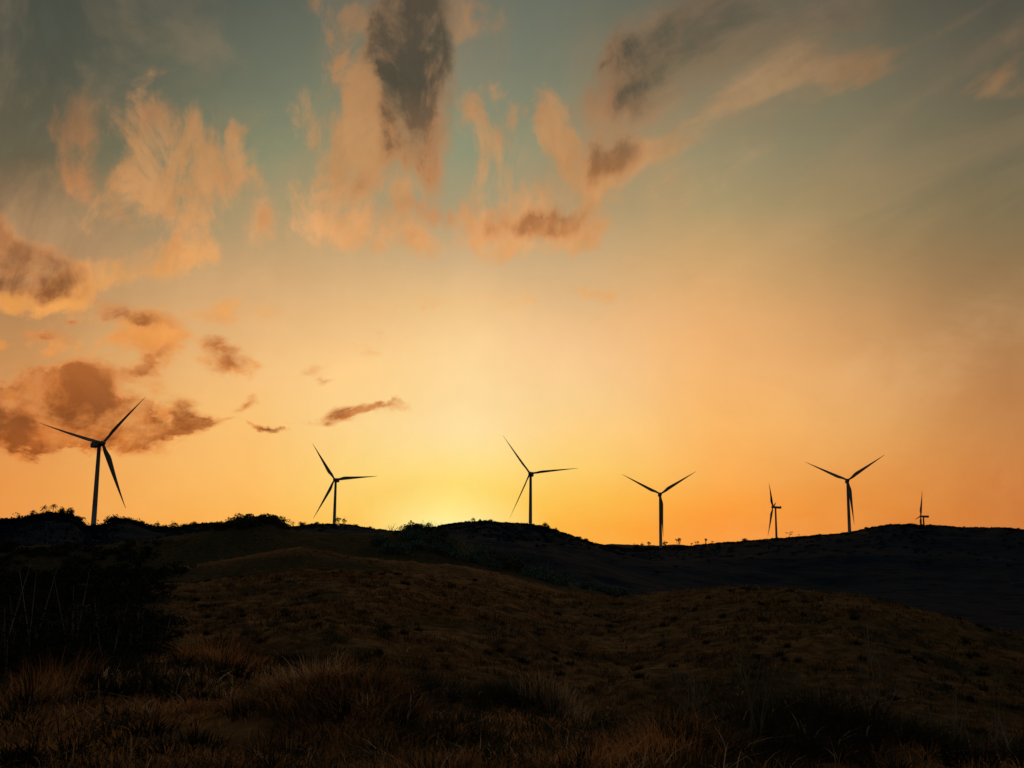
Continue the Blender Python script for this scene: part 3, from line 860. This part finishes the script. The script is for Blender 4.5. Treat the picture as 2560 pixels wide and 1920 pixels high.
# low black scrub over the left slope and in the gully below the knoll
Q = []
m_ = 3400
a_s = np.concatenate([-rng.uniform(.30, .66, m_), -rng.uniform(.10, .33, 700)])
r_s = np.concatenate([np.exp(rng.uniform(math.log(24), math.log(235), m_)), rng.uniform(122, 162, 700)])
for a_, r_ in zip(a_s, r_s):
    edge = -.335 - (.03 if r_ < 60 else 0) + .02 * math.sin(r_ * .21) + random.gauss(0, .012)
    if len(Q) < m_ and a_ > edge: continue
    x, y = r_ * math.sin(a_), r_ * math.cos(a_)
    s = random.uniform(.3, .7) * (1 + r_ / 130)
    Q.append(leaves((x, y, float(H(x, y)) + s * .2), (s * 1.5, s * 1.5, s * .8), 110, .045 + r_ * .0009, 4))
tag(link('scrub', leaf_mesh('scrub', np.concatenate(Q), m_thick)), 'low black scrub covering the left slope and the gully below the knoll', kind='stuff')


# ------------------------------------------------------------------ bushes of the middle hill
def bush(name, p, rad, n, size, mat, label, group, stems=0, stem_h=1.6, cat='bush', lumps=10, soft=0):
    t = empty(name, p, 0, label, cat, group)
    Qb = leaves((0, 0, rad[2] * .35), rad, n, size, lumps)
    Qb = Qb[:len(Qb) // 4 * 4]
    link('foliage', leaf_mesh('foliage', Qb, mat), t)
    if stems:
        for _ in range(stems):
            b0 = Vector((random.uniform(-.5, .5) * rad[0], random.uniform(-.9, .3) * rad[1], -.2))
            hh = random.uniform(.7, 1.25) * stem_h
            tip = b0 + Vector((random.uniform(-.22, .22) * hh, random.uniform(-.22, .22) * hh, hh))
            mid = (b0 + tip) / 2 + Vector((random.uniform(-.1, .1), random.uniform(-.1, .1), 0)) * hh * .5
            mb = MB().tube([b0, mid, tip], [.012, .010, .004], 4)
            if random.random() < .5: mb.tube([mid, mid + Vector((random.uniform(-.2, .2), random.uniform(-.1, .1), .3)) * hh * .5], [.008, .003], 4)
            link('stem', mb.mesh('stem', m_stem), t)
    else:
        mb = MB()
        for _ in range(5):
            e = Vector((random.uniform(-.6, .6) * rad[0], random.uniform(-.6, .6) * rad[1], rad[2] * random.uniform(.6, 1.1)))
            mb.tube([(0, 0, -.2), e * .5, e], [.03 * rad[2], .02 * rad[2], .008 * rad[2]], 4)
        link('branches', mb.mesh('branches', m_bark), t)
    return t


k_ = 2212 / 2212.0
for i, x in enumerate(list(range(448, 606, 9)) + list(range(470, 600, 14))):
    p = at(x, 240 + (random.uniform(-3, 3) if i < 18 else random.uniform(-14, -7)))
    s = random.uniform(1.15, 1.7) * (.75 if x < 480 or x > 594 else 1)
    bush('scrub_bush', (p.x, p.y, p.z - .25), (2.1, 2.1, s), 1300, .17, m_leaf, 'dense dark bush in the unbroken scrub that caps the knoll', 'bushes merging on top of the knoll')
for i, (x, s) in enumerate([(866, 1.0), (880, 1.6), (893, 2.0), (906, 1.5), (922, 1.7), (936, 1.2), (950, .8)]):
    p = at(x, 232 + random.uniform(-4, 4))
    bush('hilltop_bush', (p.x, p.y, p.z - .2), (1.7, 1.7, s), 1000, .17, m_leaf, 'dark bush on the hilltop just left of the sunset glow', 'bushes on the hilltop by the glow')
# bare stalks that stand out on the hilltop and knoll
for x, h, lab in ((842, 2.2, 'sparse dry stalks standing left of the hilltop bushes'), (915, 2.4, 'tall thin twigs sticking up between the hilltop bushes'), (938, 2.6, 'dense brush of twigs on the right side of the hilltop'),
                  (425, 1.6, 'dry grass stalks at the left foot of the scrubby knoll'), (446, 1.9, 'twiggy dry stalks on the left shoulder of the knoll'), (640, 1.4, 'short dry stalks right of the scrubby knoll')):
    p = at(x, 236)
    mb = MB()
    for _ in range(16):
        b0 = Vector((random.uniform(-.5, .5), random.uniform(-.5, .5), -.1)); hh = random.uniform(.45, 1) * h
        tip = b0 + Vector((random.uniform(-.75, .75) * hh, random.uniform(-.3, .3) * hh, hh))
        mb.tube([b0, (b0 + tip) / 2 + Vector((.05 * hh, 0, 0)), tip], [.03, .024, .01], 4)
    tag(link('dry_stalks', mb.mesh('stalks', m_bark), None, p), lab, 'dry stalks', 'dry stalks on the middle hill')
# belt of shrubs running down the spur to the right
sh_line = [(885, 1165), (905, 1185), (930, 1170), (950, 1195), (968, 1180), (985, 1205), (1005, 1190), (1020, 1215), (1040, 1205), (1058, 1226), (1080, 1222), (1098, 1232), (1118, 1228), (1140, 1240),
           (1160, 1248), (1185, 1255), (1210, 1262), (1235, 1266), (1262, 1272), (1290, 1278), (1318, 1282), (1345, 1284), (860, 1195), (835, 1190), (815, 1175)]
for i, (x, y) in enumerate(sh_line):
    a_, t_ = sight(x, y)
    # walk out along the ground until the sight line meets it
    rs = np.linspace(150, 262, 180); xs, ys = rs * math.sin(a_), rs * math.cos(a_)
    hh = H(xs, ys); e_ = (hh - CAMZ) / rs
    k = int(np.argmin(np.abs(e_ - t_)))
    s = random.uniform(1.3, 2.4)
    dark = x in (1080, 1098, 1118)
    bush('spur_shrub', (xs[k], ys[k], hh[k] - .2), (s * 1.5, s * 1.5, s * (1.25 if dark else 1.0)), 1000, .20, m_leaf if dark else m_leafb,
         'darker taller shrub midway down the spur' if dark else 'grey green shrub in the belt running down the spur', 'dark shrubs on the spur' if dark else 'shrubs in the belt down the spur')


# ------------------------------------------------------------------ near vegetation
def tussock(px, r, rad, n, h, w, mat, label, name='grass_tussock', dark=None, cat='grass tussock', lean=.9, core=True):
    p = at(px, r)
    t = empty(name, p, 0, label, cat, 'tussocks and bushes on the near slope')
    th = rng.uniform(0, 2 * math.pi, n); rr_ = np.sqrt(rng.uniform(0, 1, n)) * rad
    x, y = rr_ * np.cos(th), rr_ * np.sin(th)
    zz = H(x + p.x, y + p.y) - p.z
    P = np.stack([x, y, zz - .02], -1)
    hh = h * (1 - .45 * (rr_ / rad) ** 2) * rng.uniform(.45, 1.15, n)
    V, l, s = blades(P, hh, w * rng.uniform(.6, 1.4, n), lean, th + rng.normal(0, .5, n), 4)
    link('blades', mesh_np('blades', V, l, s, mat), t)
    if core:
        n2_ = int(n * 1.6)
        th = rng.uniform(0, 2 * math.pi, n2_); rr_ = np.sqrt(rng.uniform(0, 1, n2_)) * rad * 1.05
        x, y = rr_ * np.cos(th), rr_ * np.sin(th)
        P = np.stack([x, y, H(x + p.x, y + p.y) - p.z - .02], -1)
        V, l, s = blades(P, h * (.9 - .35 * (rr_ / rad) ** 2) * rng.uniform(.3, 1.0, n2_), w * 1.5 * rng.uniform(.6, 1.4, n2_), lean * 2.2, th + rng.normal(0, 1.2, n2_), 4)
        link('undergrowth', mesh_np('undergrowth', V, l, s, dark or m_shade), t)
    return t


tussock(715, 10.5, 1.0, 1800, .30, .005, m_dry, 'large dark tussock with dry curling tips near bottom centre left', dark=None)
tussock(690, 10.7, .45, 520, .42, .005, m_pale, 'pale frosty tipped tuft crowning the large tussock', core=False)
tussock(800, 9.5, .75, 1300, .26, .005, m_dry, 'lower tussock leaning against the right side of the large one')
tussock(560, 7.4, .7, 1100, .22, .005, m_dry, 'rough brown tussock in front left of the large one')
tussock(900, 24, 1.0, 2400, .55, .012, m_green, 'rounded dark green bush on the meadow below the ridge', 'round_bush', cat='bush')
tussock(1125, 13.5, .62, 1500, .42, .007, m_green, 'near black round bush beside the pinkish tall grass', 'round_bush', cat='bush')
tussock(1190, 13.4, .5, 600, .50, .005, m_pale, 'pinkish tall grass bending right beside the near black bush', 'tall_grass', cat='tall grass', core=False, lean=.35)
tussock(135, 14, .5, 260, .62, .006, m_dry, 'tall pale grass in front of the left thicket', 'tall_grass', cat='tall grass', core=False, lean=.4)
tussock(90, 12.5, .5, 420, .42, .006, m_dry, 'reddish tall grass at the left edge below the thicket', 'tall_grass', cat='tall grass', core=False, lean=.4)
tussock(480, 16, .6, 600, .5, .008, m_dry, 'short blond tuft on the near crest right of the thicket', 'tall_grass', cat='tall grass', core=False)
tussock(1430, 7.6, .6, 1000, .28, .005, m_dry, 'bright tufted grass near the bottom edge right of centre', 'tall_grass', cat='tall grass', core=False)
tussock(1290, 8.5, .6, 900, .22, .005, m_dry, 'brown tuft between the near black bush and the bottom edge', 'tall_grass', cat='tall grass', core=False)
tussock(1620, 8.2, .9, 1600, .34, .006, m_green, 'dark weedy clump at the bottom right of centre', 'weed_clump', cat='weeds')
tussock(1860, 9.0, .9, 1400, .34, .006, m_green, 'dark weedy clump farther right along the bottom edge', 'weed_clump', cat='weeds')
tussock(330, 6.8, .5, 900, .3, .006, m_dry, 'brown tuft near the bottom left corner')
tussock(950, 6.9, .5, 900, .32, .006, m_dry, 'brown tuft at the bottom centre')


def weed(px, r, h, n, label):
    p = at(px, r); mb = MB(); tips = []
    for _ in range(n):
        b0 = Vector((random.uniform(-.06, .06), random.uniform(-.06, .06), -.02))
        d = Vector((random.uniform(-.4, .4), random.uniform(-.3, .3), 1)).normalized()
        hh = random.uniform(.5, 1) * h; q = b0; pts = [b0]
        for k in range(5):
            d = (d + Vector((random.uniform(-.16, .16), random.uniform(-.16, .16), 0))).normalized(); q = q + d * hh / 5; pts.append(q)
        mb.tube(pts, [.006, .0055, .005, .004, .003, .0015], 4)
        for k in (2, 3, 4):
            if random.random() < .8:
                e = (d + Vector((random.uniform(-1, 1), random.uniform(-1, 1), .2))).normalized()
                mb.tube([pts[k], pts[k] + e * .09 * h, pts[k] + (e + Vector((0, 0, .6))) * .14 * h], [.003, .0025, .001], 3)
    t = empty('dry_weed', p, 0, label, 'dry weed', 'dry weeds on the near slope')
    link('stem', mb.mesh('stem', m_stem), t)


weed(1480, 8.6, .75, 7, 'twiggy weed with forked stems, leftmost of the bottom right weeds')
weed(1618, 7.8, .85, 6, 'tall crooked weed rising from the dark weedy clump at bottom right of centre')
weed(1720, 9.5, .6, 5, 'thin weed between the two dark clumps')
weed(1890, 8.6, .95, 6, 'tallest weed, straight stalks right of the second dark clump')
weed(2030, 9.5, .6, 5, 'short sparse weed, second from the right edge')
weed(2150, 9.2, .7, 4, 'faint weed nearest the right edge')
weed(820, 12, .5, 4, 'thin dry stalks right of the large tussock')
weed(1545, 10.5, .5, 5, 'low tangled weed behind the crooked one')

# thicket at the left
for x, r, s, h, lab in ((5, 24, 1.8, 2.5, 'thicket bush behind the first one at the left edge'), (100, 24, 1.8, 2.5, 'tall bush at the back of the thicket'), (170, 24, 1.6, 2.4, 'back row thicket bush between the pale stems'), (-40, 19, 2.0, 2.0, 'black thicket bush cut by the left edge of the picture'), (60, 21, 1.8, 2.2, 'tall black thicket bush second from the left edge'), (130, 19, 1.6, 1.9, 'thicket bush behind the tall pale grass'),
                        (200, 21, 1.7, 2.2, 'thicket bush with the most pale upright stems'), (265, 22, 1.5, 2.1, 'tall thicket bush near the right end of the thicket'), (312, 21, .9, 1.5, 'rightmost upright bush of the thicket'),
                        (360, 20, .9, .7, 'low dark bush trailing off right of the thicket'), (230, 17.5, 1.1, .7, 'low rounded bush at the front foot of the thicket'), (400, 21, .8, .5, 'last low scrub patch right of the thicket')):
    p = at(x, r)
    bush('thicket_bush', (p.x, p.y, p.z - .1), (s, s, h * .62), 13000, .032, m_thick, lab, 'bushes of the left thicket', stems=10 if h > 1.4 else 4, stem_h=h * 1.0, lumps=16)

# ------------------------------------------------------------------ power pylons beyond the hill
m_steel = material('galvanised_steel', (.10, .10, .10), (.18, .18, .18), .5, .6)


def pylon(px, h_px, label):
    p, r = crest(px); h = h_px / 2560 * r
    t = empty('power_pylon', (p.x, p.y, p.z - .5), 0, label, 'pylon', 'power pylons beyond the hill')
    mb = MB()
    for sx_ in (-1, 1):
        for sy_ in (-1, 1):
            mb.tube([(sx_ * .8, sy_ * .8, 0), (sx_ * .25, sy_ * .25, h)], [.13, .10], 4)
    nseg = 5
    for i in range(nseg):
        z0, z1 = h * i / nseg, h * (i + 1) / nseg
        w0, w1_ = .8 - .55 * i / nseg, .8 - .55 * (i + 1) / nseg
        for s_ in (-1, 1):
            mb.tube([(-w0, s_ * w0, z0), (w1_, s_ * w1_, z1)], [.06, .06], 3); mb.tube([(w0, s_ * w0, z0), (-w1_, s_ * w1_, z1)], [.06, .06], 3)
    link('lattice_mast', mb.mesh('lattice_mast', m_steel), t)
    for z, w in ((.70, 1.7), (.88, 2.3)):
        mb = MB().tube([(-w, 0, h * z), (w, 0, h * z)], [.14, .14], 4)
        mb.tube([(-w, 0, h * z), (0, 0, h * z + .5)], [.07, .07], 3); mb.tube([(w, 0, h * z), (0, 0, h * z + .5)], [.07, .07], 3)
        for q in (-w * .95, w * .95): mb.tube([(q, 0, h * z), (q, 0, h * z - .6)], [.12, .08], 4)
        link('crossarm', mb.mesh('crossarm', m_steel), t)


pylon(733, 15, 'small power pylon with two crossarms right of the scrubby knoll')
pylon(751, 14, 'fainter pylon half hidden by a low domed tree')

# ------------------------------------------------------------------ wind turbines
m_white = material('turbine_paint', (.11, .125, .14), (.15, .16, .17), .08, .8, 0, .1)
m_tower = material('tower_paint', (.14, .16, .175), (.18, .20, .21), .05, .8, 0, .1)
BL = 50.0


def blade_mesh(bend, pitch):
    NS, NP = 22, 12
    V = []; F = []
    for i in range(NS):
        t = i / (NS - 1)
        z = 1.0 + (BL - 1.0) * t
        if t < .2:
            u = t / .2; u = u * u * (3 - 2 * u); ch = 1.9 + (3.7 - 1.9) * u; th = 1.9 * (1 - u) + .95 * u
        else:
            u = (t - .2) / .8; ch = 3.7 * (1 - u) ** 1.05 * (1 - .1 * u) + .28; th = ch * (.26 - .12 * u)
        tw = math.radians(16 * (1 - min(1, t * 1.4)) ** 1.5 + 3 + pitch)
        for k in range(NP):
            a_ = 2 * math.pi * k / NP
            x = math.cos(a_) * ch / 2
            y = math.sin(a_) * th / 2 * (1 if t < .1 else (1.15 + .5 * math.cos(a_)) * .8)
            if t > .1: x -= (ch * .18) * min(1, (t - .1) / .1)
            xr, yr = x * math.cos(tw) - y * math.sin(tw), x * math.sin(tw) + y * math.cos(tw)
            V.append((xr, yr + bend * t * t, z))
    for i in range(NS - 1):
        for k in range(NP):
            a_, b_ = i * NP + k, i * NP + (k + 1) % NP
            F.append((a_, b_, b_ + NP, a_ + NP))
    F.append(tuple(range(NP))[::-1]); F.append(tuple(range((NS - 1) * NP, NS * NP)))
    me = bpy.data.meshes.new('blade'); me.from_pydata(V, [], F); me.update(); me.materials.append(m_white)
    for p_ in me.polygons: p_.use_smooth = True
    return me


def lathe(prof, sides=28, axis='Z'):
    V = []; F = []
    for z, r in prof:
        for s in range(sides):
            a_ = 2 * math.pi * s / sides
            V.append((r * math.cos(a_), r * math.sin(a_), z) if axis == 'Z' else (r * math.cos(a_), z, r * math.sin(a_)))
    for i in range(len(prof) - 1):
        for s in range(sides):
            a_, b_ = i * sides + s, i * sides + (s + 1) % sides
            F.append((a_, b_, b_ + sides, a_ + sides))
    F.append(tuple(range(sides))[::-1]); F.append(tuple(range(len(V) - sides, len(V))))
    return V, F


def rounded_box(x, y0, y1, z0, z1, b=.45):
    """nacelle body along +y, bevelled long edges and a tapering rear"""
    V = []; F = []
    ring = lambda s, zz0, zz1: [(-x * s + b, zz0), (x * s - b, zz0), (x * s, zz0 + b), (x * s, zz1 - b), (x * s - b, zz1), (-x * s + b, zz1), (-x * s, zz1 - b), (-x * s, zz0 + b)]
    secs = [(y0, .8, z0 + .5, z1 - .5), (y0 + .6, 1, z0, z1), (y1 - 2.2, 1, z0, z1), (y1 - .3, .95, z0 + .35, z1), (y1, .8, z0 + .6, z1 - .25)]
    for y, s, a_, c_ in secs:
        V += [(p[0], y, p[1]) for p in ring(s, a_, c_)]
    for i in range(len(secs) - 1):
        for k in range(8):
            q, w = i * 8 + k, i * 8 + (k + 1) % 8
            F.append((q, w, w + 8, q + 8))
    F.append(tuple(range(8))[::-1]); F.append(tuple(range(len(V) - 8, len(V))))
    return V, F


TURB = [  # hub in photo px (2560), yaw the rotor faces, distance, blade phase, tilt, blade bend, label
    (257, 1108, 127.8, 799.6, 79.3, 6, 3.5, 'nearest and largest wind turbine, far left, nacelle box showing left of tower'),
    (836.6, 1198.8, 186.3, 1190.6, 34.1, 5, 1.5, 'wind turbine between the scrubby knoll and the sunset glow, one blade level'),
    (1324.9, 1183.6, 190, 1055.8, 36.1, 5, -1.0, 'wind turbine just right of the sunset glow, one blade level'),
    (1650.9, 1235, 183, 1213.3, 62.4, 5, 0, 'wind turbine in the saddle with Y shaped rotor, lower blade along its tower'),
    (1931.5, 1268, 293.3, 1728.9, 78.0, 5, 2.5, 'small distant wind turbine seen edge-on, fifth from the left'),
    (2119.5, 1200.6, 192, 1215, 64.8, 6, 0, 'wind turbine on the right ridge with Y shaped rotor, lower blade swung clear'),
    (2301.5, 1290.8, 300.9, 1989.8, 20.7, 5, 2, 'most distant wind turbine, low behind the far right hill, one blade upright'),
]
for (px, py, yaw, D, ph, til, bend, lab), pitch in zip(TURB, (25, 0, 50, 5, 86, 5, 86)):
    a_, t_ = sight(px, py, 1.0)
    hub = Vector((D * math.sin(a_), D * math.cos(a_), CAMZ + D * t_))
    y_ = math.radians(yaw); n_ = Vector((math.sin(y_), math.cos(y_), 0))
    base = hub - n_ * 4.6
    g = float(H(base.x, base.y))
    Ht = hub.z - 4.6 * math.sin(math.radians(til)) - g
    # local frame: -y is the way the rotor faces
    rz = math.atan2(n_.x, -n_.y)
    t = empty('wind_turbine', (base.x, base.y, g), rz, lab, 'wind turbine', 'wind turbines along the ridge')
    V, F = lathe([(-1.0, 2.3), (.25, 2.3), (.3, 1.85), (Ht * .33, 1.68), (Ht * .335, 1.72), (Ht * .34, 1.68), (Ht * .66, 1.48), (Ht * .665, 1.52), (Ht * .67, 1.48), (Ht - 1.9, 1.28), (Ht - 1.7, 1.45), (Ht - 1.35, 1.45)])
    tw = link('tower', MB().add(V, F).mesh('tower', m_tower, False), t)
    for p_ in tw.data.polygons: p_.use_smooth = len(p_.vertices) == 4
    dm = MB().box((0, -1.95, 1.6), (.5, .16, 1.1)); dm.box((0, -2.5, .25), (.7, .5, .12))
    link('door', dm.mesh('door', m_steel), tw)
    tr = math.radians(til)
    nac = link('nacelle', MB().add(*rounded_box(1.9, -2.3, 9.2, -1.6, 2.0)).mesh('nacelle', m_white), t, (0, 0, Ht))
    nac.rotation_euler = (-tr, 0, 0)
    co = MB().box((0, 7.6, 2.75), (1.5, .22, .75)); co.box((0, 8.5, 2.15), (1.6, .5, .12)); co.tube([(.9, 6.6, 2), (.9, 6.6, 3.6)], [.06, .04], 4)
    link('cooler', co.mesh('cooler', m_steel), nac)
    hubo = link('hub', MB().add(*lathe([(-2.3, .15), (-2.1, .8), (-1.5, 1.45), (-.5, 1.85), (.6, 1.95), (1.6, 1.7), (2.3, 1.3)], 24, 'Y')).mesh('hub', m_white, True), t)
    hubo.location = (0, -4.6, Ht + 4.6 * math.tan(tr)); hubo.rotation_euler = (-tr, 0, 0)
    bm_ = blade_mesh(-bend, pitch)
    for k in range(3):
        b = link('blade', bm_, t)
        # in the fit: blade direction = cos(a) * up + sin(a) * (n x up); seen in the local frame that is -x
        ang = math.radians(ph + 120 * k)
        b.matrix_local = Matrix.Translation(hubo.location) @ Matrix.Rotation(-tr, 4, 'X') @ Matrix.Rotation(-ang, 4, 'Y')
